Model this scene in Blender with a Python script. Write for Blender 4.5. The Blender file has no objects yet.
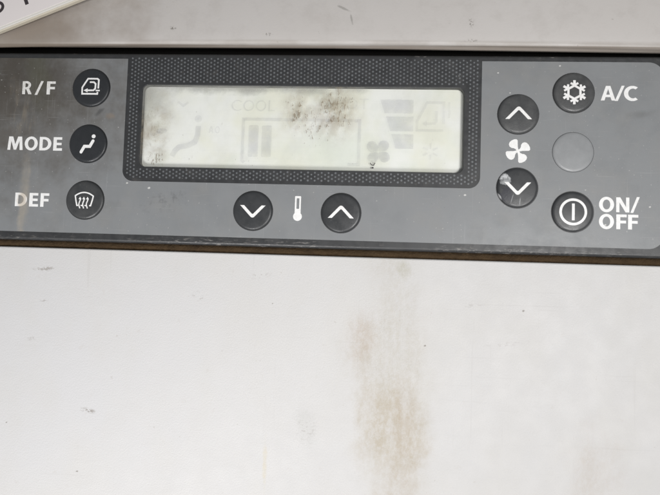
import bpy, bmesh, math, random
from mathutils import Vector
from mathutils.geometry import tessellate_polygon
random.seed(7)
R = math.radians
MM = 0.001
S = bpy.context.scene
COL = S.collection

# ------------------------------------------------------------------ camera
cam = bpy.data.cameras.new('camera'); camo = bpy.data.objects.new('camera', cam); COL.objects.link(camo)
camo.location = (0, 0, 0.151); camo.rotation_euler = (R(2.7736), R(3.3311), R(1.8403))
cam.sensor_fit = 'HORIZONTAL'; cam.sensor_width = 36; cam.lens = 36 * 500 / 660
cam.clip_start = 0.005; cam.clip_end = 20
cam.dof.use_dof = True; cam.dof.focus_distance = 0.158; cam.dof.aperture_fstop = 14
S.camera = camo
S.render.resolution_x = 1024; S.render.resolution_y = 768

# ------------------------------------------------------------------ light
W = bpy.data.worlds.new('World'); S.world = W; W.use_nodes = True
bg = W.node_tree.nodes['Background']; bg.inputs[0].default_value = (0.93, 0.97, 1.0, 1); bg.inputs[1].default_value = 0.14

def area(name, loc, target, sx, sy, power, col, spread=180):
    l = bpy.data.lights.new(name, 'AREA'); l.shape = 'RECTANGLE'; l.size = sx; l.size_y = sy; l.energy = power; l.color = col; l.spread = R(spread)
    o = bpy.data.objects.new(name, l); COL.objects.link(o); o.location = loc
    o.rotation_euler = (Vector(target) - Vector(loc)).to_track_quat('-Z', 'Y').to_euler()
    return o
area('cab_window_light', (0.28, -0.12, 0.62), (0.09, -0.01, 0), 0.24, 0.22, .305, (1.0, 0.985, 0.97), 47)
area('lower_left_fill_light', (-0.16, -0.40, 0.46), (-0.11, -0.088, 0), 0.24, 0.18, .235, (1.0, 0.99, 0.985), 41)  # added fill, no known window here; narrow beam evens the lower left

S.view_settings.view_transform = 'Standard'; S.view_settings.look = 'None'
S.view_settings.exposure = 0.0; S.view_settings.gamma = 1; S.view_settings.use_curve_mapping = False
S.render.engine = 'CYCLES'

# ------------------------------------------------------------------ node helper
class NT:
    def __init__(s, name):
        s.m = bpy.data.materials.new(name); s.m.use_nodes = True; s.t = s.m.node_tree; s.n = s.t.nodes; s.n.clear()
        s.out = s.n.new('ShaderNodeOutputMaterial')
        tc = s.n.new('ShaderNodeTexCoord'); v = s.n.new('ShaderNodeVectorMath'); v.operation = 'SCALE'
        v.inputs['Scale'].default_value = 1000; s.l(tc.outputs['Object'], v.inputs[0]); s.co = v.outputs[0]      # millimetres
    def l(s, a, b): s.t.links.new(a, b)
    def put(s, inp, v):
        if hasattr(v, 'is_linked'): s.l(v, inp)
        else:
            if isinstance(v, tuple) and len(v) == 3 and inp.type == 'RGBA': v = (*v, 1)
            inp.default_value = v
    def math(s, op, a, b=0.0, clamp=False):
        n = s.n.new('ShaderNodeMath'); n.operation = op; n.use_clamp = clamp; s.put(n.inputs[0], a); s.put(n.inputs[1], b); return n.outputs[0]
    def noise(s, scale, detail=3, rough=.55, stretch=(1, 1, 1), off=(0, 0, 0), dist=0):
        mp = s.n.new('ShaderNodeMapping'); mp.inputs['Scale'].default_value = stretch; mp.inputs['Location'].default_value = off
        s.l(s.co, mp.inputs[0]); n = s.n.new('ShaderNodeTexNoise')
        n.inputs['Scale'].default_value = scale; n.inputs['Detail'].default_value = detail; n.inputs['Roughness'].default_value = rough; n.inputs['Distortion'].default_value = dist
        s.l(mp.outputs[0], n.inputs['Vector']); return n.outputs[0]
    def ramp(s, v, a, b, lo=0.0, hi=1.0):
        n = s.n.new('ShaderNodeMapRange'); n.clamp = True; n.interpolation_type = 'SMOOTHSTEP'
        s.put(n.inputs[0], v); n.inputs[1].default_value = a; n.inputs[2].default_value = b; n.inputs[3].default_value = lo; n.inputs[4].default_value = hi
        return n.outputs[0]
    def spot(s, cx, cy, rx, ry, rot=0, soft=1.0, wob=0.0):
        mp = s.n.new('ShaderNodeMapping'); mp.vector_type = 'TEXTURE'
        mp.inputs['Location'].default_value = (cx, cy, 0); mp.inputs['Rotation'].default_value = (0, 0, R(rot)); mp.inputs['Scale'].default_value = (rx, ry, 1e6)
        s.l(s.co, mp.inputs[0]); v = s.n.new('ShaderNodeVectorMath'); v.operation = 'LENGTH'; s.l(mp.outputs[0], v.inputs[0])
        d = v.outputs['Value']
        if wob: d = s.math('ADD', d, s.math('MULTIPLY', s.math('SUBTRACT', s.noise(wob, 4, .65), .5), 1.3))
        return s.ramp(d, 1.0, 1.0 - soft)
    def mix(s, fac, a, b):
        n = s.n.new('ShaderNodeMix'); n.data_type = 'RGBA'; s.put(n.inputs[0], fac); s.put(n.inputs[6], a); s.put(n.inputs[7], b); return n.outputs[2]
    def mul(s, a, b): return s.math('MULTIPLY', a, b)
    def mx(s, a, b): return s.math('MAXIMUM', a, b)
    def bump(s, h, dist, strength=1.0):
        n = s.n.new('ShaderNodeBump'); n.inputs['Strength'].default_value = strength; n.inputs['Distance'].default_value = dist; s.l(h, n.inputs['Height']); return n.outputs[0]
    def pbr(s, col, rough=.5, spec=.5, normal=None, **kw):
        b = s.n.new('ShaderNodeBsdfPrincipled'); s.put(b.inputs['Base Color'], col); s.put(b.inputs['Roughness'], rough); s.put(b.inputs['Specular IOR Level'], spec)
        if normal: s.l(normal, b.inputs['Normal'])
        for k, v in kw.items(): s.put(b.inputs[k], v)
        s.l(b.outputs[0], s.out.inputs[0]); return s.m

# ------------------------------------------------------------------ materials
def mat_grey_overlay():
    n = NT('grey_overlay_print')
    c = n.mix(n.noise(.05, 3), (.226, .235, .243), (.252, .260, .268))
    # dusty film and the brown run through the DEF lettering
    film = n.ramp(n.noise(.09, 5, .65, off=(3, 1, 0)), .42, .72)
    c = n.mix(n.mul(film, .18), c, (.30, .28, .25))
    grime_shade = n.mul(n.spot(-118, 60, 62, 50, -20, .85, .07), n.ramp(n.noise(.11, 5, .74, (1, .6, 1)), .25, .62, .55, 1))  # brown grime that also paints in the shade over the upper left
    c = n.mix(n.mul(grime_shade, .80), c, (.088, .074, .058))
    corner = n.mul(n.spot(-112, 61, 40, 19, -8, .9, .10), n.ramp(n.noise(.17, 5, .74, (1, .55, 1), (7, 3, 0)), .22, .66, .5, 1))  # second patch: more painted shade over the grimy corner
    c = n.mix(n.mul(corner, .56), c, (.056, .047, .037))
    olive = n.mul(n.spot(-104, 58, 6, 14, 10, .9, .15), .25)
    c = n.mix(olive, c, (.11, .115, .06))
    run = n.mul(n.spot(-106.3, 20, 2.3, 19, -1.5, .75, .22), n.ramp(n.noise(.25, 4, .6, (1, .25, 1)), .28, .6, .3, 1))
    c = n.mix(n.mul(run, .62), c, (.40, .355, .29))
    run2 = n.mul(n.spot(-109, 47, 5.5, 13, 14, .9, .16), n.ramp(n.noise(.35, 4, .65, (1.5, .3, 1), (4, 4, 0)), .42, .66))
    c = n.mix(n.mul(run2, .38), c, (.34, .28, .20))
    rub = n.mul(n.spot(-83.2, 47.6, 2.6, .9, 40, .8, .5), .6)
    c = n.mix(rub, c, (.07, .07, .07))
    tan = n.mul(n.spot(-79.5, 46.5, 2.0, 1.6, 0, .9, .6), .35)
    c = n.mix(tan, c, (.30, .22, .15))
    sm = n.mul(n.spot(82, 49.2, 5.5, 1.8, 12, .9, .25), .35)
    c = n.mix(sm, c, (.13, .13, .125))
    sm2 = n.mul(n.spot(-60, 20, 12, 5, 10, .9, .15), n.ramp(n.noise(.35, 4, .7), .48, .7))
    c = n.mix(n.mul(sm2, .45), c, (.09, .09, .09))
    dust = n.ramp(n.noise(1.5, 2, .5, off=(9, 4, 0)), .705, .76)
    c = n.mix(n.mul(dust, .5), c, (.55, .54, .52))
    fleck = n.mul(n.ramp(n.noise(.75, 2, .5, (.55, 1.2, 1), (31, 4, 0)), .76, .79), .55)
    c = n.mix(fleck, c, (.62, .61, .60))
    for x, y, r in [(40.1, 61.28, 0.4), (43.74, 55.18, 0.35), (30.98, 23.97, 0.55), (-73.12, 25.33, 0.5), (-66.02, 23.92, 0.6), (71.74, 16.04, 0.5), (84.5, 21.67, 0.4), (58.34, 63.57, 0.35)]:
        c = n.mix(n.mul(n.spot(x, y, r, r * .7, 15, .6, 1.0), .7), c, (.78, .77, .74))
    dk = n.ramp(n.noise(1.1, 2, .5, off=(1, 44, 0)), .74, .78)
    c = n.mix(n.mul(dk, .35), c, (.08, .08, .08))
    scr = n.ramp(n.noise(1.1, 1, .5, (.07, 2.2, 1), (2, 8, 0), .2), .70, .76)
    c = n.mix(n.mul(scr, .16), c, (.45, .45, .45))
    h = n.noise(5, 3, .6)
    rough = n.ramp(n.noise(.10, 5, .68), .34, .66, .33, .54)
    hair = n.ramp(n.noise(.9, 1, .5, (2.6, .05, 1), (12, 8, 0), .3), .69, .75)
    c = n.mix(n.mul(hair, .10), c, (.5, .5, .5))
    return n.pbr(c, rough, .52, n.bump(h, .00003, .5))

def mat_charcoal():
    n = NT('charcoal_plastic')
    c = n.mix(n.noise(.2, 4), (.030, .031, .033), (.048, .049, .051))
    dust = n.ramp(n.noise(.30, 5, .7, (1, 1, 1), (5, 5, 0)), .55, .8)
    c = n.mix(n.mul(dust, .25), c, (.20, .18, .16))
    # rubbed, chalky lower rim
    band = n.spot(-10, 7.6, 150, 1.5, 0, .6)
    wear = n.mul(band, n.mul(n.ramp(n.noise(1.1, 4, .65, (.35, 1.6, 1)), .53, .68), n.ramp(n.noise(.045, 2, .5, off=(4, 0, 0)), .40, .62)))
    wear = n.mx(wear, n.mul(n.spot(45, 7.3, 32, 1.4, 0, .9), n.ramp(n.noise(1.2, 4, .7, (.5, 1.2, 1)), .52, .66)))
    c = n.mix(n.mul(wear, .6), c, (.36, .34, .32))
    top = n.mul(n.spot(-10, 66.7, 150, 1.2, 0, .6), n.ramp(n.noise(.55, 3, .6, (.4, 1.5, 1), (7, 2, 0)), .62, .72))
    c = n.mix(n.mul(top, .7), c, (.38, .36, .34))
    sp = n.ramp(n.noise(1.3, 2, .5, off=(2, 17, 0)), .74, .78)
    c = n.mix(n.mul(sp, .6), c, (.4, .4, .39))
    return n.pbr(c, n.ramp(n.noise(.4, 4), .3, .7, .34, .5), .55, n.bump(n.noise(6, 2), .00003, .5))

def mat_button(name, base, worn=False, off=0.0, dirt_sheen=0.0):
    n = NT(name)
    c = n.mix(n.noise(.35, 4, .6, off=(off, off * .7, 0)), base, tuple(x * 1.35 for x in base))
    if dirt_sheen: c = n.mix(n.mul(n.ramp(n.noise(.30, 3, .55, off=(off, 3, 0)), .2, .85, .25, .75), dirt_sheen), c, (.155, .155, .152))  # pale dust film; its amount also paints in each button's sheen
    ds = n.ramp(n.noise(2.2, 2, .5, off=(off * 3, 2, 0)), .72, .77)
    c = n.mix(n.mul(ds, .28), c, (.28, .28, .27))
    rough = n.ramp(n.noise(.5, 3, .6, off=(off, 0, 0)), .3, .7, .31, .44)
    if worn:
        patch = n.spot(-3.75, 2.35, 1.75, 2.2, 35, .3, .6)
        inner = n.spot(-3.3, .9, 2.1, 2.0, 20, .3, .6)
        hi = n.mul(patch, n.ramp(n.noise(1.1, 4, .7), .36, .58, .35, 1))
        c = n.mix(hi, c, (.60, .61, .62)); c = n.mix(n.mul(inner, n.mul(patch, .5)), c, (.20, .21, .215))
        dark = n.spot(-3.2, -2.0, 2.1, 2.3, 0, .25, .5)
        c = n.mix(n.mul(dark, .75), c, (.022, .023, .034))
        edge = n.mul(n.spot(-5.2, -2.6, 1.6, .35, -58, .7, .7), .8)
        c = n.mix(edge, c, (.55, .55, .56))
        crack = n.mul(n.spot(.75, -3.9, .22, 1.6, -4, .6, .9), .55)
        c = n.mix(crack, c, (.4, .41, .42))
        crack2 = n.mul(n.spot(-1.55, -3.2, .18, 1.9, -14, .6, .8), .5)
        c = n.mix(crack2, c, (.35, .36, .37))
        rough = n.math('SUBTRACT', rough, n.mul(patch, .15))
    return n.pbr(c, rough, .5, n.bump(n.noise(4, 3, .6), .00004, .5))

def mat_simple(name, col, rough=.45, spec=.5, var=.12, scale=.6):
    n = NT(name)
    c = n.mix(n.noise(scale, 4, .6), tuple(x * (1 - var) for x in col), col)
    return n.pbr(c, rough, spec)

def mat_white_print():
    n = NT('white_print')
    c = n.mix(n.ramp(n.noise(.9, 4, .65), .35, .7), (.95, .95, .945), (.87, .86, .845))
    worn = n.mul(n.spot(-106.5, 19, 2.0, 9, 0, .7, .3), .75)
    c = n.mix(worn, c, (.60, .52, .42))
    g = n.mul(n.spot(-106, 57, 16, 8, 0, .9), n.ramp(n.noise(1.3, 4, .7), .35, .6))
    c = n.mix(n.mul(g, .55), c, (.50, .47, .40))
    chip = n.ramp(n.noise(1.7, 3, .6, off=(6, 2, 0)), .64, .72)
    c = n.mix(n.mul(chip, .28), c, (.42, .41, .39))
    return n.pbr(c, .42, .4)

def mat_lcd():
    n = NT('lcd_reflective_layer')
    c = n.mix(n.ramp(n.noise(.06, 3, .55, off=(3, 9, 0)), .38, .64), (.905, .91, .875), (.86, .86, .755))
    c = n.mix(n.mx(n.mul(n.ramp(n.noise(.10, 3, .6, off=(22, 1, 0)), .5, .72), .35), n.mul(n.spot(-9, 37, 22, 10, 0, .9, .1), .7)), c, (.77, .81, .72))
    c = n.mix(n.mul(n.spot(-70, 46, 14, 16, 0, .95, .10), .45), c, (.68, .68, .67))
    c = n.mix(n.mul(n.ramp(n.noise(.9, 2, .5, (.05, 2.6, 1)), .45, .7), .05), c, (.66, .66, .65))
    return n.pbr(c, .5, .35)

def mat_segment(name, col):
    n = NT(name)
    a = n.mix(n.ramp(n.noise(.30, 5, .7, off=(5, 0, 0)), .40, .68, 0, .75), col, (.97, .97, .965))
    t = n.n.new('ShaderNodeBsdfTransparent'); n.put(t.inputs[0], a); n.l(t.outputs[0], n.out.inputs[0]); return n.m

def mat_pane():
    n = NT('clear_window_with_mould')
    bs = n.n.new('ShaderNodeBsdfGlossy'); bs.inputs['Roughness'].default_value = .12; bs.inputs[0].default_value = (1, 1, 1, 1)
    tr = n.n.new('ShaderNodeBsdfTransparent'); tr.inputs[0].default_value = (.985, .99, .985, 1)
    m1 = n.n.new('ShaderNodeMixShader'); m1.inputs[0].default_value = .035; n.l(tr.outputs[0], m1.inputs[1]); n.l(bs.outputs[0], m1.inputs[2])
    fine = n.noise(1.5, 4, .72, (1, .36, 1), (4, 7, 0)); mid = n.noise(.45, 4, .65, (1, .6, 1), (1, 3, 0))
    a = n.spot(-8.8, 49.4, 10.5, 13.5, 4, .95); b = n.spot(-20.3, 48.4, 7.5, 10.5, 0, .95); cc = n.spot(-14, 44, 12, 11, 0, .95); d = n.spot(-64.5, 33, 5.0, 4.0, 0, .95); e = n.spot(-66.5, 44, 6, 12, 0, .95); g = n.spot(-54.5, 33.4, 4.5, 2.5, 0, .95)
    def thr(mask, k, lo): # stains thicken towards the middle of each colony
        return n.ramp(n.math('ADD', fine, n.mul(mask, k)), lo, lo + .075)
    s = n.mx(n.mx(thr(a, .20, .70), thr(b, .185, .70)), n.mx(thr(cc, .145, .69), n.mx(thr(d, .215, .70), n.mx(n.mul(thr(e, .13, .66), .35), thr(g, .14, .71)))))
    haze = n.mul(n.mx(a, n.mul(b, .75)), n.ramp(mid, .34, .62))
    veil = n.mul(n.ramp(n.noise(.12, 5, .65, (1, .6, 1), (8, 8, 0)), .42, .7), .06)
    topdust = n.mul(n.spot(-36, 57.2, 50, 4.2, 0, .95, .15), .62)
    topdust = n.mx(topdust, n.mul(n.spot(-70, 53, 14, 10, 0, .95, .15), .40))
    leftfilm = n.mul(n.spot(-66, 42, 9, 17, 0, .9, .2), n.ramp(n.noise(.22, 5, .7, off=(2, 6, 0)), .38, .66))
    haze = n.mx(haze, n.mul(leftfilm, .75))
    df = n.n.new('ShaderNodeBsdfDiffuse'); n.put(df.inputs[0], n.mix(n.noise(.7, 2), (.30, .22, .14), (.12, .09, .055)))
    dh = n.n.new('ShaderNodeBsdfDiffuse'); dh.inputs[0].default_value = (.46, .39, .28, 1)
    dv = n.n.new('ShaderNodeBsdfDiffuse'); dv.inputs[0].default_value = (.42, .42, .39, 1)
    m2 = n.n.new('ShaderNodeMixShader'); n.l(n.mx(veil, topdust), m2.inputs[0]); n.l(m1.outputs[0], m2.inputs[1]); n.l(dv.outputs[0], m2.inputs[2])
    m3 = n.n.new('ShaderNodeMixShader'); n.l(n.mul(haze, .46), m3.inputs[0]); n.l(m2.outputs[0], m3.inputs[1]); n.l(dh.outputs[0], m3.inputs[2])
    m4 = n.n.new('ShaderNodeMixShader'); n.l(n.mul(s, .58), m4.inputs[0]); n.l(m3.outputs[0], m4.inputs[1]); n.l(df.outputs[0], m4.inputs[2])
    n.l(m4.outputs[0], n.out.inputs[0]); return n.m

def mat_lower():
    n = NT('off_white_plastic_stained')
    c = n.mix(n.noise(.02, 4, .55), (.622, .612, .606), (.652, .645, .641))
    c = n.mix(n.mul(n.ramp(n.noise(.06, 5, .65, (1, .5, 1), (4, 2, 0)), .45, .72), .16), c, (.70, .675, .65))
    c = n.mix(n.mul(n.spot(-95, -30, 75, 60, 0, .95, .03), .8), c, (.628, .624, .632))
    c = n.mix(n.mul(n.ramp(n.noise(.05, 4, .6, (1, .6, 1), (33, 2, 0)), .42, .68), .35), c, (.615, .600, .575))
    tx = n.ramp(n.noise(.9, 6, .78, (1, .6, 1), (1, 6, 0)), .33, .66, .35, 1)
    tb = n.ramp(n.noise(.16, 4, .6, (1.6, .22, 1), (6, 6, 0)), .28, .66, .45, 1)
    def stain(m, k, col):
        nonlocal c
        c = n.mix(n.mul(n.mul(m, n.mul(tx, tb)), k), c, col)
    stain(n.spot(11.5, -34, 14.5, 64, 2, .8, .05), .56, (.48, .445, .37))
    stain(n.spot(11.0, -47, 14, 20, 2, .6, .07), .78, (.465, .405, .315))
    stain(n.spot(14.5, -42, 4.2, 17, 2, .85, .12), .42, (.43, .35, .265))
    stain(n.spot(13.0, -64, 8, 14, 0, .8, .1), .42, (.48, .41, .335))
    stain(n.spot(13.5, 1.0, 2.8, 4.2, 0, .7, .25), .75, (.43, .41, .32))
    stain(n.spot(1.5, -20, 5.5, 10, -8, .85, .15), .62, (.46, .37, .29))
    stain(n.spot(2, -24, 9, 17, 0, .9, .1), .45, (.48, .43, .36))
    stain(n.spot(70, -55, 10, 19, 4, .85, .08), .42, (.49, .42, .35))
    stain(n.spot(66, -62, 6, 12, 0, .85, .1), .25, (.48, .42, .35))
    stain(n.spot(-26.6, -58, .9, 10, 1, .8, .3), .8, (.62, .56, .42))
    stain(n.spot(-14.5, -46, 4.5, 9, 10, .9, .3), .55, (.52, .52, .50))
    stain(n.spot(46, -15, 12, 3, 8, .9, .3), .28, (.58, .57, .55))
    # soot-like scuffs and specks
    f = n.noise(1.1, 4, .7, (.7, 1.3, 1), (8, 3, 0))
    def scuff(cx, cy, rx, ry, rot, k, lo=.52):
        nonlocal c
        c = n.mix(n.mul(n.mul(n.spot(cx, cy, rx, ry, rot, .8), n.ramp(f, lo, lo + .08)), k), c, (.20, .165, .13))
    scuff(-98.5, -2.2, 5, .9, 4, .55, .49); scuff(-97, -12, 3.5, .8, 3, .4); scuff(-102, -24, 3, 1, 0, .3); scuff(-82, -45.3, 3.4, 1.0, -8, .7, .47)
    scuff(-30, -2.4, 4, 1.5, 5, .45); scuff(-49, -9, 3, 2, 5, .5, .55); scuff(34, -9, 5, .9, 8, .2); scuff(-14.5, -47, 5, 7, 0, .2, .54); scuff(44, -20, 9, 1, 8, .15)
    for x, y, r in [(48.8, -10, .6), (20.2, -21.4, .55), (-84.4, -63.8, .6), (-107.9, -50.2, .5), (-26, -10.5, .35)]:
        c = n.mix(n.mul(n.spot(x, y, r * .85, r * .6, 20, .7, 1.2), .62), c, (.16, .13, .10))
    sp = n.ramp(n.noise(.8, 2, .5, off=(12, 5, 0)), .755, .79)
    c = n.mix(n.mul(sp, .28), c, (.40, .36, .31))
    sp2 = n.ramp(n.noise(.33, 3, .6, (1, 1, 1), (2, 15, 0)), .66, .76)
    c = n.mix(n.mul(sp2, .16), c, (.52, .48, .44))
    hair = n.mx(n.ramp(n.noise(.8, 1, .5, (.04, 2.2, 1), (3, 8, 0), .4), .69, .76), n.ramp(n.noise(.7, 1, .5, (2.0, .05, 1), (7, 1, 0), .5), .71, .77))
    c = n.mix(n.mul(hair, n.mul(n.ramp(n.noise(.03, 2, .5, off=(5, 5, 0)), .4, .65), .14)), c, (.46, .44, .42))
    pep = n.ramp(n.noise(2.1, 3, .7, off=(3, 3, 0)), .60, .78)
    c = n.mix(n.mul(pep, .16), c, (.44, .42, .40))
    h = n.math('ADD', n.noise(2.4, 3, .65), n.mul(n.noise(.08, 2), 2.0))
    return n.pbr(c, n.ramp(n.noise(.15, 4), .3, .7, .48, .62), .35, n.bump(h, .00009, .8))

def mat_upper():
    n = NT('beige_trim_plastic')
    c = n.mix(n.noise(.03, 4, .55), (.60, .567, .54), (.655, .630, .612))
    c = n.mix(n.mul(n.spot(-105, 73, 48, 26, 0, .95, .05), .75), c, (.255, .195, .145))  # brown grime with the left end's shade painted into it
    c = n.mix(n.mul(n.ramp(n.noise(.12, 5, .7, off=(3, 3, 0)), .45, .7), .18), c, (.40, .37, .34))
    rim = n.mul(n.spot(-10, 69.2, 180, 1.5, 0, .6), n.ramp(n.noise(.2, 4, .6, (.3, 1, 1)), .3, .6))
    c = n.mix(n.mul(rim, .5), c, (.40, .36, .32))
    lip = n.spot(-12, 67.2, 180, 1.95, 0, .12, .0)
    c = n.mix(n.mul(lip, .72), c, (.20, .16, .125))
    mark = n.mx(n.spot(-7.2, 80.6, 3.4, .55, -25, .7, .5), n.spot(-4.6, 77.2, .45, 2.2, 12, .7, .5))
    c = n.mix(n.mul(mark, .55), c, (.27, .26, .24))
    f = n.noise(1.2, 4, .7, (1, 1, 1), (4, 1, 0))
    for x, y, rx, ry in [(31.4, 75.6, 1.4, 2.2), (31.6, 70.2, 2.5, .8), (-30, 72, 2, .7), (-60, 74, 1.5, 1)]:
        c = n.mix(n.mul(n.mul(n.spot(x, y, rx, ry, 0, .8), n.ramp(f, .50, .58)), .75), c, (.16, .14, .12))
    sp = n.ramp(n.noise(.7, 2, .5, off=(2, 5, 3)), .75, .79)
    c = n.mix(n.mul(sp, .35), c, (.27, .24, .21))
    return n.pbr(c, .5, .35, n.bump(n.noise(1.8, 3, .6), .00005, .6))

def mat_gasket():
    n = NT('dusty_foam_gasket')
    c = n.mix(n.noise(.5, 5, .7, (.5, 1, 1)), (.020, .012, .007), (.115, .074, .038))
    return n.pbr(c, .9, .2, n.bump(n.noise(1.5, 4, .7), .0005, 1))

MG = mat_grey_overlay(); MC = mat_charcoal(); MW = mat_white_print(); ML = mat_lcd(); MP = mat_pane(); MLOW = mat_lower(); MUP = mat_upper(); MGAS = mat_gasket()
MSEG = mat_segment('tinted_segment_film', (.893, .893, .91)); MSEG2 = mat_segment('darker_segment_film', (.86, .86, .885)); MSEGF = mat_segment('faint_segment_film', (.925, .925, .937))
MDOT = mat_simple('grey_dot_print', (.185, .195, .205), .45, .5, .45, .12)
MBLK = mat_simple('gap_blackout_plastic', (.012, .011, .010), .8, .2)
MPLW = mat_simple('white_laminated_sheet', (.93, .87, .86), .4, .4, .05, .1); MPLE = mat_simple('cream_sheet_edge', (.74, .68, .56), .6, .3, .18, .4); MPLR = mat_simple('pale_sheet_rim', (.86, .83, .78), .45, .4, .06, .3); MPLT = mat_simple('dark_grey_lettering', (.06, .05, .055), .5)

# ------------------------------------------------------------------ geometry helpers (all sizes in millimetres)
def obj(name, verts, faces, mat, parent=None, smooth=None, loc=(0, 0, 0), mats=None, midx=None):
    me = bpy.data.meshes.new(name); me.from_pydata([(v[0] * MM, v[1] * MM, v[2] * MM) for v in verts], [], faces)
    for m in (mats or [mat]): me.materials.append(m)
    if smooth is not None: me.polygons.foreach_set('use_smooth', smooth if isinstance(smooth, list) else [smooth] * len(faces))
    if midx: me.polygons.foreach_set('material_index', midx)
    me.update(); o = bpy.data.objects.new(name, me); COL.objects.link(o); o.parent = parent
    o.location = (loc[0] * MM, loc[1] * MM, loc[2] * MM)
    return o
def empty(name, loc):
    o = bpy.data.objects.new(name, None); COL.objects.link(o); o.location = [v * MM for v in loc]; o.empty_display_size = .01; return o
def tag(o, label=None, cat=None, kind=None, group=None):
    for k, v in (('label', label), ('category', cat), ('kind', kind), ('group', group)):
        if v: o[k] = v
    return o
def arc(cx, cy, rx, ry, a0, a1, n):
    return [(cx + rx * math.cos(R(a0 + (a1 - a0) * i / n)), cy + ry * math.sin(R(a0 + (a1 - a0) * i / n))) for i in range(n + 1)]
def rrect(x0, y0, x1, y1, r, n=8):
    return arc(x1 - r, y0 + r, r, r, -90, 0, n) + arc(x1 - r, y1 - r, r, r, 0, 90, n) + arc(x0 + r, y1 - r, r, r, 90, 180, n) + arc(x0 + r, y0 + r, r, r, 180, 270, n)
def circle(cx, cy, r, n=48): return arc(cx, cy, r, r, 0, 360, n)[:-1]
def area2(l): return sum(a[0] * b[1] - b[0] * a[1] for a, b in zip(l, l[1:] + l[:1]))
def offset(loop, d):                    # d > 0 moves towards the solid side (left of travel)
    out = []; n = len(loop)
    for i in range(n):
        p, c, q = Vector(loop[i - 1]), Vector(loop[i]), Vector(loop[(i + 1) % n])
        e1 = (c - p).normalized(); e2 = (q - c).normalized()
        n1 = Vector((-e1.y, e1.x)); n2 = Vector((-e2.y, e2.x)); m = (n1 + n2)
        m = m / max(m.length_squared / 2, .3)
        out.append((c.x + m.x * d, c.y + m.y * d))
    return out
def plate(name, outer, holes, z0, z1, bev, mat, parent=None, steps=3, hole_bev=None):
    """solid plate with holes: capped top, rounded edges, side walls"""
    loops = [outer if area2(outer) > 0 else outer[::-1]] + [h if area2(h) < 0 else h[::-1] for h in holes]
    V, F, SM = [], [], []; caps = []
    for k, lp in enumerate(loops):
        b = bev if k == 0 or hole_bev is None else hole_bev
        rings = []
        if b > 0:
            for s in range(steps + 1):
                t = math.pi / 2 * s / steps
                rings.append((offset(lp, b * (1 - math.sin(t))), z1 - b * (1 - math.cos(t))))
        else: rings.append((lp, z1))
        rings.append((lp, z0))
        n = len(lp); base = len(V)
        for ring, z in rings: V += [(x, y, z) for x, y in ring]
        caps.append((base, rings[0][0]))
        for r in range(len(rings) - 1):
            for i in range(n):
                j = (i + 1) % n; a = base + r * n
                F.append((a + i, a + n + i, a + n + j, a + j)); SM.append(True if (b > 0 and r < len(rings) - 2) else False)
    idx = [b + i for b, l in caps for i in range(len(l))]
    for t in tessellate_polygon([[Vector((x, y, 0)) for x, y in l] for b, l in caps]):
        t = [idx[i] for i in t]; a, b, c = (V[i] for i in t)
        if (b[0] - a[0]) * (c[1] - a[1]) - (b[1] - a[1]) * (c[0] - a[0]) < 0: t = t[::-1]
        F.append(tuple(t)); SM.append(False)
    return obj(name, V, F, mat, parent, SM)

class Print:                            # flat printed marks: filled outlines and stroked lines, each a hair above the last
    def __init__(s, zf=lambda x, y: 0.0): s.V = []; s.F = []; s.zf = zf; s.k = 0
    def fill(s, loops, step=0):
        if step:
            dl = []
            for l in loops:
                d = []
                for a, b in zip(l, l[1:] + l[:1]):
                    m = max(1, int(math.dist(a, b) / step)); d += [(a[0] + (b[0] - a[0]) * j / m, a[1] + (b[1] - a[1]) * j / m) for j in range(m)]
                dl.append(d)
            loops = dl
        s.k += 1; base = len(s.V); pts = [p for l in loops for p in l]
        s.V += [(x, y, s.zf(x, y) + .012 + .003 * s.k) for x, y in pts]
        for t in tessellate_polygon([[Vector((x, y, 0)) for x, y in l] for l in loops]):
            a, b, c = (pts[i] for i in t)
            if (b[0] - a[0]) * (c[1] - a[1]) - (b[1] - a[1]) * (c[0] - a[0]) < 0: t = t[::-1]
            s.F.append(tuple(base + i for i in t))
    def line(s, pts, w, closed=False, step=.35):
        P = []
        n = len(pts)
        for i in range(n if closed else n - 1):
            a, b = Vector(pts[i]), Vector(pts[(i + 1) % n]); m = max(1, int((b - a).length / step))
            P += [a.lerp(b, j / m) for j in range(m)]
        if not closed: P.append(Vector(pts[-1]))
        s.k += 1; base = len(s.V); n = len(P)
        for i in range(n):
            if closed: p, q = P[i - 1], P[(i + 1) % n]
            else: p, q = P[max(i - 1, 0)], P[min(i + 1, n - 1)]
            e1 = (P[i] - p); e2 = (q - P[i])
            if e1.length < 1e-9: e1 = e2
            if e2.length < 1e-9: e2 = e1
            e1.normalize(); e2.normalize()
            n1 = Vector((-e1.y, e1.x)); n2 = Vector((-e2.y, e2.x)); m = n1 + n2; m = m / max(m.length_squared / 2, .5)
            for sgn in (1, -1):
                v = P[i] + m * (w / 2 * sgn); s.V.append((v.x, v.y, s.zf(v.x, v.y) + .012 + .003 * s.k))
        for i in range(n if closed else n - 1):
            a = base + 2 * i; b = base + 2 * ((i + 1) % n); s.F.append((a, a + 1, b + 1, b))
    def disc(s, cx, cy, r, ry=None): s.fill([arc(cx, cy, r, ry or r, 0, 360, 20)[:-1]])
    def build(s, name, mat, parent, loc=(0, 0, 0)): return obj(name, s.V, s.F, mat, parent, None, loc)

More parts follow.
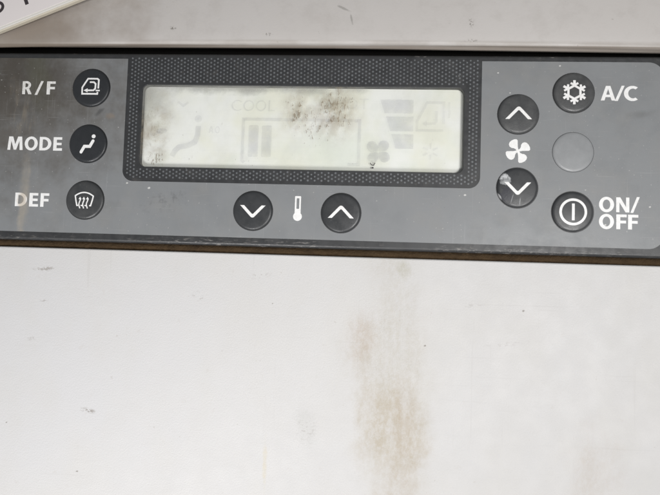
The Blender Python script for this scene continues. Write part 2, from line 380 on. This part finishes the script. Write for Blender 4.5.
# bold lettering drawn as outlines, cap height 1
def G(ch):
    if ch == 'E': return [[(0, 0), (.62, 0), (.62, .185), (.235, .185), (.235, .41), (.575, .41), (.575, .59), (.235, .59), (.235, .815), (.6, .815), (.6, 1), (0, 1)]]
    if ch == 'F': return [[(0, 0), (.235, 0), (.235, .40), (.575, .40), (.575, .585), (.235, .585), (.235, .815), (.61, .815), (.61, 1), (0, 1)]]
    if ch == 'D': return [[(0, 0)] + arc(.33, .5, .54, .5, -90, 90, 20) + [(0, 1)], [(.23, .18)] + arc(.33, .5, .295, .32, -90, 90, 16) + [(.23, .82)]]
    if ch == 'O': return [arc(.5, .5, .5, .52, 0, 360, 40)[:-1], arc(.5, .5, .25, .335, 0, 360, 32)[:-1]]
    if ch == 'N': return [[(0, 0), (.2, 0), (.2, .66), (.57, 0), (.8, 0), (.8, 1), (.6, 1), (.6, .36), (.25, 1), (0, 1)]]
    if ch == 'M': return [[(0, 0), (.2, 0), (.245, .68), (.44, .02), (.61, .02), (.81, .68), (.85, 0), (1.06, 0), (.98, 1), (.70, 1), (.53, .42), (.36, 1), (.08, 1)]]
    if ch == 'A': return [[(0, 0), (.23, 0), (.295, .23), (.60, .23), (.67, 0), (.91, 0), (.59, 1), (.31, 1)], [(.335, .40), (.56, .40), (.45, .80)]]
    if ch == 'C':
        o = arc(.5, .5, .5, .52, 52, 308, 30); i = arc(.52, .5, .27, .335, 304, 56, 26); return [o + i]
    if ch == 'R': return [[(0, 0), (.225, 0), (.225, .375), (.31, .375), (.48, 0), (.745, 0), (.53, .43)] + arc(.34, .705, .32, .295, -48, 90, 14) + [(0, 1)], [(.225, .545), (.31, .545)] + arc(.32, .69, .13, .145, -90, 90, 10) + [(.31, .835), (.225, .835)]]
    if ch == '/': return [[(0, 0), (.14, 0), (.46, 1), (.32, 1)]]
    if ch == 'T': return [[(.3, 0), (.43, 0), (.43, .88), (.72, .88), (.72, 1), (0, 1), (0, .88), (.3, .88)]]
    if ch == 'L': return [[(0, 0), (.55, 0), (.55, .12), (.13, .12), (.13, 1), (0, 1)]]
    if ch == 'H': return [[(0, 0), (.13, 0), (.13, .45), (.55, .45), (.55, 0), (.68, 0), (.68, 1), (.55, 1), (.55, .57), (.13, .57), (.13, 1), (0, 1)]]
    if ch == 'o': return [arc(.5, .5, .5, .52, 0, 360, 32)[:-1], arc(.5, .5, .37, .39, 0, 360, 28)[:-1]]
    if ch == 'c':
        o = arc(.5, .5, .5, .52, 45, 315, 30); i = arc(.5, .5, .37, .39, 315, 45, 26); return [o + i]
def glyph(pr, ch, x0, x1, y0, y1):
    g = G(ch); xs = [p[0] for p in g[0]]; a, b = min(xs), max(xs)
    pr.fill([[(x0 + (x - a) / (b - a) * (x1 - x0), y0 + y * (y1 - y0)) for x, y in l] for l in g])

# ------------------------------------------------------------------ the setting: lower console skin, upper trim, added black tray behind
PX0, PX1, PB, PT = -133.6, 93.6, 6.66, 66.75          # outline of the control panel
HX0, HX1, HB = PX0 - 2.1, PX1 + 2.1, 4.45
low = plate('console_surface', [(-330, -260), (330, -260), (330, 73), (HX1, 73)] + arc(HX1 - 5, HB + 5, 5, 5, 0, -90, 8) + arc(HX0 + 5, HB + 5, 5, 5, 270, 180, 8) + [(HX0, 73), (-330, 73)], [], -9, -.55, .5, MLOW)
tag(low, 'off-white plastic console surface with brown stains below the control panel', 'console', 'structure')
base = plate('gap_blackout_tray', [(-180, -20), (140, -20), (140, 110), (-180, 110)], [], -16, -10, 0, MBLK)  # black tray added to stop light leaks and darken the gap
tag(base, 'black tray added behind the control panel to keep the gap dark', 'recess', 'structure')

def make_upper():
    xs = [-330, -240, -180] + [-140 + 5 * i for i in range(49)] + [130, 180, 240, 330]
    V, F, SM = [], [], []; rows = []
    for x in xs:
        xc = max(-125, min(100, x)); crest = 69.05 - 1.15 * ((xc + 13) / 100) ** 2
        bot = 68.62 if xc < -11 else 68.62 - .85 * (xc + 11) / 87
        prof = [(bot + .1, -.545), (bot, .3)]; bk = crest + 7.5
        c = (crest + 1.1, .9)
        prof += [(c[0] - 1.1 * math.cos(t), c[1] + 1.1 * math.sin(t)) for t in [0, .35, .7, 1.05, 1.35, math.pi / 2]]
        prof += [(crest + 4, 1.9), (crest + 9, 1.5), (crest + 20, .2), (crest + 60, -7), (crest + 140, -34), (crest + 140, -36), (crest + 7.5, -9)]
        rows.append(prof); V += [(x, y, z) for y, z in prof]
    n = len(rows[0])
    for i in range(len(xs) - 1):
        for j in range(n):
            k = (j + 1) % n; F.append((i * n + j, (i + 1) * n + j, (i + 1) * n + k, i * n + k)); SM.append(1 < j < n - 4)
    F.append(tuple(range(n))); F.append(tuple(range((len(xs) - 1) * n, len(xs) * n))[::-1]); SM += [False, False]
    return obj('console_upper_trim', V, F, MUP, None, SM)
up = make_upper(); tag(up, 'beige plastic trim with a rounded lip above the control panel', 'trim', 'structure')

# ------------------------------------------------------------------ the control panel
panel = empty('control_panel', (-20, 37, -10))
tag(panel, 'dark grey climate control panel with pale display and round buttons', 'control panel')
OFS = Vector((20, -37, 10)) * MM
def part(o, parent=None):
    """hang a mesh built in scene millimetres under the panel without moving it"""
    o.parent = parent or panel
    if parent is None: o.location = o.location + OFS
    return o

DX0, DX1, DY0, DY1 = -69.55, 30.19, 30.61, 56.61      # display opening
FX0, FX1, FY0 = -74.75, 35.31, 25.99                  # dark surround of the display
face = part(plate('faceplate', rrect(PX0, PB, PX1, PT, 4.0, 10), [rrect(DX0, DY0, DX1, DY1, 1.9, 8)], -7.5, 0, .9, MC, hole_bev=.18))
BT = [(-86.2, 55.36), (-86.2, 37.5), (-86.2, 19.66), (46.21, 48.68), (46.21, 26.43), (62.33, 55.36), (62.33, 37.5), (62.33, 19.66), (-33.0, 17.61), (-6.01, 17.61)]
GX0, GX1, GY0, GY1 = -128.6, 88.6, 9.29, 64.85
r = 4.6; q = 3.4
notch = [(FX1, GY1)] + arc(FX1 - q, FY0 + q, q, q, 0, -90, 8) + arc(FX0 + q, FY0 + q, q, q, -90, -180, 8) + [(FX0, GY1)]
outline = arc(GX1 - r, GY0 + r, r, r, -90, 0, 10) + arc(GX1 - r, GY1 - r, r, r, 0, 90, 10) + notch + arc(GX0 + r, GY1 - r, r, r, 90, 180, 10) + arc(GX0 + r, GY0 + r, r, r, 180, 270, 10)
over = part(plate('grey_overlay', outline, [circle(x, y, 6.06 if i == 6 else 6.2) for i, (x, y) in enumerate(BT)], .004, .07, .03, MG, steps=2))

# dotted print round the display: a hexagonal lattice of small discs
V, F = [], []; pitch = 1.215; cw = pitch * .866
i = 0; x = FX0 + 1.45
while x < FX1 - 1.2:
    y = FY0 + 1.35 + (pitch / 2 if i % 2 else 0)
    while y < 65.2:
        ok = not (DX0 - .75 < x < DX1 + .75 and DY0 - .75 < y < DY1 + .75)
        for cx in (FX0 + q, FX1 - q):
            if (x - cx) * (1 if cx > 0 else -1) > 0 and y < FY0 + q and math.hypot(x - cx, y - FY0 - q) > q - 1.0: ok = False
        if ok:
            b = len(V); rr = .315 * random.uniform(.86, 1.08)
            V += [(x + rr * math.cos(k * math.pi / 4), y + rr * math.sin(k * math.pi / 4), .012) for k in range(8)]; F.append(tuple(range(b, b + 8)))
        y += pitch
    x += cw; i += 1
tag(part(obj('dot_pattern', V, F, MDOT)), 'fine grey dots printed round the display', None, 'stuff')

# display: reflective layer, ghosted segments, clear window
lcd = part(plate('display_screen', rrect(DX0 - 3, DY0 - 2.5, DX1 + 3, DY1 + 2.5, .5, 3), [], -3.4, -1.85, 0, ML))
lcd['label'] = 'pale unlit liquid crystal display with faint grey symbols'
ZL = -.72
def seg(name, fn, mat):
    pr = Print(lambda x, y: ZL); fn(pr); o = pr.build(name, mat, lcd); return o
def s_person(p):
    p.disc(-51.6, 46.2, 1.15); p.line([(-51.5, 43.9), (-51.6, 41), (-52.4, 38.8), (-54.5, 37.7), (-57.3, 37.2), (-58.6, 36), (-59.5, 34.2)], 1.7)
seg('seated_figure_segment', s_person, MSEG)
seg('airflow_segment', lambda p: (p.disc(-63.2, 42.2, 1.9, .85), p.line([(-66.5, 40.6), (-63.5, 42)], .9)), MSEG)
seg('upper_airflow_segment', lambda p: p.line([(-58.4, 51.6), (-56.6, 50.2), (-55, 51.4)], .7), MSEGF)
seg('small_text_segment', lambda p: (glyph(p, 'A', -48.2, -46.6, 41.7, 43.9), glyph(p, 'O', -46.2, -44.6, 41.7, 43.9)), MSEGF)
def s_cool(p):
    for ch, a, b in (('c', -41.3, -37.9), ('o', -37.5, -34.1), ('o', -33.6, -30.3), ('L', -29.6, -27.6)): glyph(p, ch, a, b, 48.9, 52.3)
seg('cool_text_segment', s_cool, MSEG)
def s_hot(p):
    for ch, a, b in (('H', -8.6, -5.9), ('o', -5.3, -2.0), ('T', -1.4, 1.4)): glyph(p, ch, a, b, 49.9, 53.2)
seg('hot_text_segment', s_hot, MSEGF)
seg('frame_segment', lambda p: (p.line([(-36.6, 32.7), (-37.3, 33.4), (-37.3, 46.3), (-1.2, 46.3), (-1.2, 32.7), (-4.5, 32.7)], .95)), MSEG)
for a, b in ((-35.5, -32.4), (-31.35, -28.3)):
    seg('digit_segment', lambda p: p.fill([rrect(a, 34.5, b, 44.4, .4, 3)]), MSEG)
def s_fan(p):
    for k in range(4):
        a = R(90 * k + 48); ca, sa = math.cos(a), math.sin(a)
        bl = [(.35, -.3), (1.1, -1.0)] + [(2.45 + 1.72 * math.cos(R(t)), .1 + 1.62 * math.sin(R(t))) for t in range(-120, 141, 13)] + [(.8, .6), (.35, .3)]
        p.fill([[(4.75 + x * ca - y * sa, 36.75 + x * sa + y * ca) for x, y in bl]])
seg('fan_segment', s_fan, MSEG2)
for a, b, c, d in ((4.9, 15.1, 48.75, 53.0), (6.8, 15.2, 43.2, 47.75), (8.5, 15.3, 37.8, 42.3)):
    seg('fan_speed_segment', lambda p: p.fill([[(a + 1.5, c), (b, c), (b, d), (a, d)]]), MSEG)
def s_door(p):
    p.line([(24.2, 43.6), (16.3, 43.6), (16.3, 46.4), (19.2, 52.2), (24.3, 52.2), (24.3, 45.6)], .8); p.line([(19, 45.7), (21.6, 45.7), (22.1, 46.4), (22.1, 49.6)], .75); p.fill([[(17.8, 45.7), (19.2, 44.7), (19.2, 46.7)]])
    p.line([(25.9, 47.5), (25.9, 52.4)], .6)
seg('recirculation_segment', s_door, MSEGF)
def s_snow(p):
    for k in range(6):
        a = R(30 + 60 * k); p.line([(20.5 + .9 * math.cos(a), 37.1 + .9 * math.sin(a)), (20.5 + 2.5 * math.cos(a), 37.1 + 2.5 * math.sin(a))], .6)
seg('snowflake_segment', s_snow, MSEGF)
pane = part(plate('display_window', rrect(DX0 + .02, DY0 + .02, DX1 - .02, DY1 - .02, 1.88, 8), [], -.34, -.24, 0, MP))
pane['label'] = 'clear display window spotted with brown mould'
seg('scratch_mark', lambda p: (p.line([(2.4, 33.3), (2.9, 32.6)], .25), p.line([(3.9, 33.3), (3.4, 32.6)], .25), p.line([(2.9, 32.6), (3.6, 32.6)], .25), p.disc(3.2, 31.8, .3)), MPLT)

# buttons
def dome(h): return lambda x, y: h * .66 + h * .34 * (1 - (x * x + y * y) / 36.0)
def button(cx, cy, mat, h=.75, label=None):
    V, F = [(0, 0, h)], []; N = 48
    prof = []
    for rr in (1.2, 2.4, 3.6, 4.6, 5.1): prof.append((rr, dome(h)(rr, 0)))
    ze = dome(h)(5.1, 0)
    for t in (.35, .7, 1.05, 1.3, math.pi / 2): prof.append((5.1 + .87 * math.sin(t), ze - min(.62, ze * .85) * (1 - math.cos(t))))
    prof.append((5.97, .002))
    for rr, z in prof: V += [(rr * math.cos(2 * math.pi * k / N), rr * math.sin(2 * math.pi * k / N), z) for k in range(N)]
    for k in range(N): F.append((0, 1 + k, 1 + (k + 1) % N))
    for r_ in range(len(prof) - 1):
        for k in range(N): a = 1 + r_ * N; F.append((a + k, a + N + k, a + N + (k + 1) % N, a + (k + 1) % N))
    o = part(obj('button', V, F, mat, None, True, (cx, cy, 0)))
    if label: o['label'] = label
    return o
def symbol(b, fn, h=.75, w=MW):
    d = dome(h); pr = Print(d); fn(pr); pr.build('symbol', w, b)
K = .2985 / 8.25                                        # one enlarged-photo pixel in millimetres
def rel(pts, c): return [((x - c[0]) * K, (c[1] - y) * K) for x, y in pts]

def i_recirc(p):
    c = (262, 232)
    p.line(rel([(328, 274), (326, 291), (190, 291), (189, 236), (238, 157), (322, 157), (334, 168), (333, 243)], c), .52)
    p.line(rel([(255, 188), (292, 188), (308, 203), (307, 243), (292, 260), (236, 261)], c), .52)
    p.fill([rel([(202, 261), (239, 243), (239, 279)], c)]); p.line(rel([(311, 261), (347, 261)], c), .45)
def i_mode(p):
    c = (232, 234); p.disc((285 - 232) * K, (234 - 173) * K, .62)
    p.line(rel([(282, 214), (256, 262), (208, 262), (180, 311)], c), .95); p.disc((282 - 232) * K, (234 - 213) * K, .47); p.disc((180 - 232) * K, (234 - 312) * K, .47)
def i_def(p):
    c = (211, 247)
    top = [(130 + 160 * t, 213 - 30 * (1 - (2 * t - 1) ** 2) + 1 * t) for t in [k / 10 for k in range(11)]]
    p.line(rel([(160, 297), (148, 297), (136, 246)] + top + [(284, 246), (270, 297), (258, 297)], c), .42)
    for x in (174, 208, 241):
        p.line(rel([(x - 2 + 6 * math.sin(t * 5.6 + 2.4), 322 - 85 * t) for t in [k / 12 for k in range(13)]], c), .36)
        p.fill([rel([(x - 13, 243), (x + 13, 243), (x, 221)], c)])
    p.line(rel([(182, 297), (198, 297)], c), .36); p.line(rel([(217, 297), (232, 297)], c), .36)
def chev(up):
    s = 1 if up else -1
    def f(p):
        w = 1.22; t = 1.02
        top = [(-3.92, -1.62), (-3.92 + w, -1.62), (-.22, .98), (0, 1.06), (.22, .98), (3.92 - w, -1.62), (3.92, -1.62), (.62, 1.86), (.34, 2.08), (0, 2.15), (-.34, 2.08), (-.62, 1.86)]
        top = [(x, y * s) for x, y in top]
        p.fill([top], .22)
    return f
def i_power(p):
    p.line([(a, b) for a, b in circle(0, -.05, 3.62, 56)], .74, True); p.line([(0, 2.4), (0, -2.55)], .8)
def i_snow(p):
    p.line([(2.02 * math.cos(R(30 + 60 * k)), 2.02 * math.sin(R(30 + 60 * k))) for k in range(6)], .66, True, step=.4)
    for k in range(6):
        a = R(30 + 60 * k); u = Vector((math.cos(a), math.sin(a))); v = Vector((-u.y, u.x))
        p.line([u * 2.05, u * 3.65], .74)
        for sg in (1, -1): p.line([u * 2.2 + v * .05 * sg, u * 2.78 + v * 1.12 * sg], .62)
BASE = (.026, .028, .031)
def mb(k, dirt_sheen=0.0, worn=False, base=BASE): return mat_button('dark_grey_button_rubber', base, worn, 3.7 * k, dirt_sheen)
b = button(*BT[0], mb(1), label='button with white recirculation door symbol'); symbol(b, i_recirc)
b = button(*BT[1], mb(2), label='button with white seated figure symbol'); symbol(b, i_mode)
b = button(*BT[2], mb(3, .5), label='scuffed button with white defrost symbol'); symbol(b, i_def)
b = button(*BT[3], mb(4, .75), label='button with white up chevron above the fan sign'); symbol(b, chev(True))
b = button(*BT[4], mb(5, .2, True), label='worn button with white down chevron and peeled silver patch'); symbol(b, chev(False))
b = button(*BT[5], mb(6, .7), label='button with white snowflake symbol'); symbol(b, i_snow)
button(*BT[6], mat_button('grey_blank_button', (.243, .25, .257), False, 2.0, .06), .42, label='blank grey button')
b = button(*BT[7], mb(8, .3), label='button with white power symbol'); symbol(b, i_power)
b = button(*BT[8], mb(9, .22), label='button with white down chevron beside the thermometer'); symbol(b, chev(False))
b = button(*BT[9], mb(10, .22), label='button with white up chevron beside the thermometer'); symbol(b, chev(True))

# printed legends
ZP = .072
def legend(name, rows, label=None):
    pr = Print(lambda x, y: ZP)
    for ch, x0, x1, y0, y1 in rows: glyph(pr, ch, x0, x1, y0, y1)
    o = part(pr.build(name, MW, None)); return o
legend('recirculation_lettering', [('R', -108.9, -105.75, 53.1, 57.3), ('/', -104.75, -101.95, 52.9, 57.4), ('F', -100.85, -98.0, 53.1, 57.3)])
legend('mode_lettering', [('M', -112.65, -107.6, 35.1, 39.4), ('O', -107.0, -102.75, 35.1, 39.4), ('D', -102.15, -98.25, 35.1, 39.4), ('E', -97.6, -94.7, 35.1, 39.4)])
legend('defrost_lettering', [('D', -109.05, -105.15, 17.2, 21.5), ('E', -104.4, -101.45, 17.2, 21.5), ('F', -100.75, -97.95, 17.2, 21.5)])
legend('air_conditioning_lettering', [('A', 70.25, 74.5, 53.2, 57.6), ('/', 74.3, 77.1, 53.1, 57.7), ('C', 76.9, 80.9, 53.2, 57.6)])
legend('on_off_lettering', [('O', 69.95, 74.25, 19.9, 24.3), ('N', 74.85, 78.6, 19.9, 24.3), ('/', 78.9, 81.55, 19.8, 24.5), ('O', 69.95, 74.25, 14.9, 19.25), ('F', 74.9, 77.85, 14.9, 19.25), ('F', 78.25, 81.15, 14.9, 19.25)])
pr = Print(lambda x, y: ZP); cx, cy = 46.3, 37.55
for k in range(4):
    a = R(90 * k + 20); ca, sa = math.cos(a), math.sin(a)
    blade = [(.1, -.25), (1.2, -.38), (2.4, -.78), (3.1, -1.0), (3.52, -.8), (3.7, -.1), (3.6, .8), (3.25, 1.5), (2.7, 1.88), (2.05, 1.85), (1.5, 1.45), (1.2, .85), (.75, .45), (.3, .35)]
    pr.fill([[(cx + x * ca - y * sa, cy + x * sa + y * ca) for x, y in blade]])
pr.disc(cx, cy, .5); part(pr.build('fan_sign', MW, None))
pr = Print(lambda x, y: ZP); tx = -19.25
pr.fill([rrect(tx - .92, 17.0, tx + .92, 22.45, .25, 3), rrect(tx - .42, 18.55, tx + .42, 21.8, .12, 3)]); pr.disc(tx, 16.2, 1.36)
part(pr.build('thermometer_sign', MW, None))

# foam gasket in the slot along the panel's lower edge
N = 240; V, F = [], []
for k in range(N + 1):
    x = PX0 + 1 + (PX1 - PX0 - 2) * k / N; j = random.uniform(-.14, .14)
    V += [(x, 4.2, -9.9), (x, 4.3 + random.uniform(0, .2), -1.75 + j), (x, 5.4 + random.uniform(-.2, .2), -1.3 + j + random.uniform(-.12, .12)), (x, 6.75, -1.7 + random.uniform(-.15, .15)), (x, 6.85, -9.9)]
for k in range(N):
    for j in range(4): a = k * 5 + j; F.append((a, a + 5, a + 6, a + 1))
g = part(obj('foam_gasket', V, F, MGAS, None, True)); g['label'] = 'dusty brown foam strip along the lower edge'

# ------------------------------------------------------------------ lettered sheet lying on the trim, top left
A = Vector((-114.17, 71.81)); Bv = Vector((-90.5, 81.41)); e = (Bv - A).normalized(); nrm = Vector((-e.y, e.x))
sheet = empty('lettered_board', (-130, 90, 3.0)); tag(sheet, 'white board with dark lettering and cream edge at the top left corner', 'board')
def sh(u, v): p = A + e * u + nrm * v; return (p.x, p.y)
def shp(name, u0, v0, u1, v1, z0, z1, bev, mat):
    o = plate(name, [sh(u0, v0), sh(u1, v0), sh(u1, v1), sh(u0, v1)], [], z0, z1, bev, mat, sheet); o.location = Vector((130, -90, -3.0)) * MM; return o
shp('backing', -60, -.25, 90, 70, 3.05, 4.35, .35, MPLE)
shp('rim', -60, .0, 90, 69.8, 4.35, 4.75, .2, MPLR)
shp('face_sheet', -59.5, .75, 89.5, 69.3, 4.752, 4.85, .04, MPLW)
pr = Print(lambda x, y: 4.85)
def tl(pts, w): pr.line([sh(u, v) for u, v in pts], w)
o0 = (P0 := Vector((-115.4, 78.8)) - A); u0, v0 = o0.dot(e), o0.dot(nrm)
tl([(u0 + 2.0 * math.cos(R(a)), v0 + 1.55 * math.sin(R(a))) for a in range(-160, 91, 10)] + [(u0 - 2.0 * math.cos(R(a)) , v0 + 3.1 + 1.55 * math.sin(R(a))) for a in range(270, 20, -10)][:0], .95)
tl([(u0 + 2.0 * math.cos(R(a)), v0 + 3.1 + 1.55 * math.sin(R(a))) for a in range(270, 19, -10)], .95)
s0 = Vector((-105.6, 79.8)) - A; us, vs = s0.dot(e), s0.dot(nrm)
tl([(us, vs), (us, vs + 6.3)], 1.15); tl([(us - 2.4, vs + 5.8), (us + 2.4, vs + 5.8)], 1.0)
o = pr.build('lettering', MPLT, sheet); o.location = Vector((130, -90, -3.0)) * MM
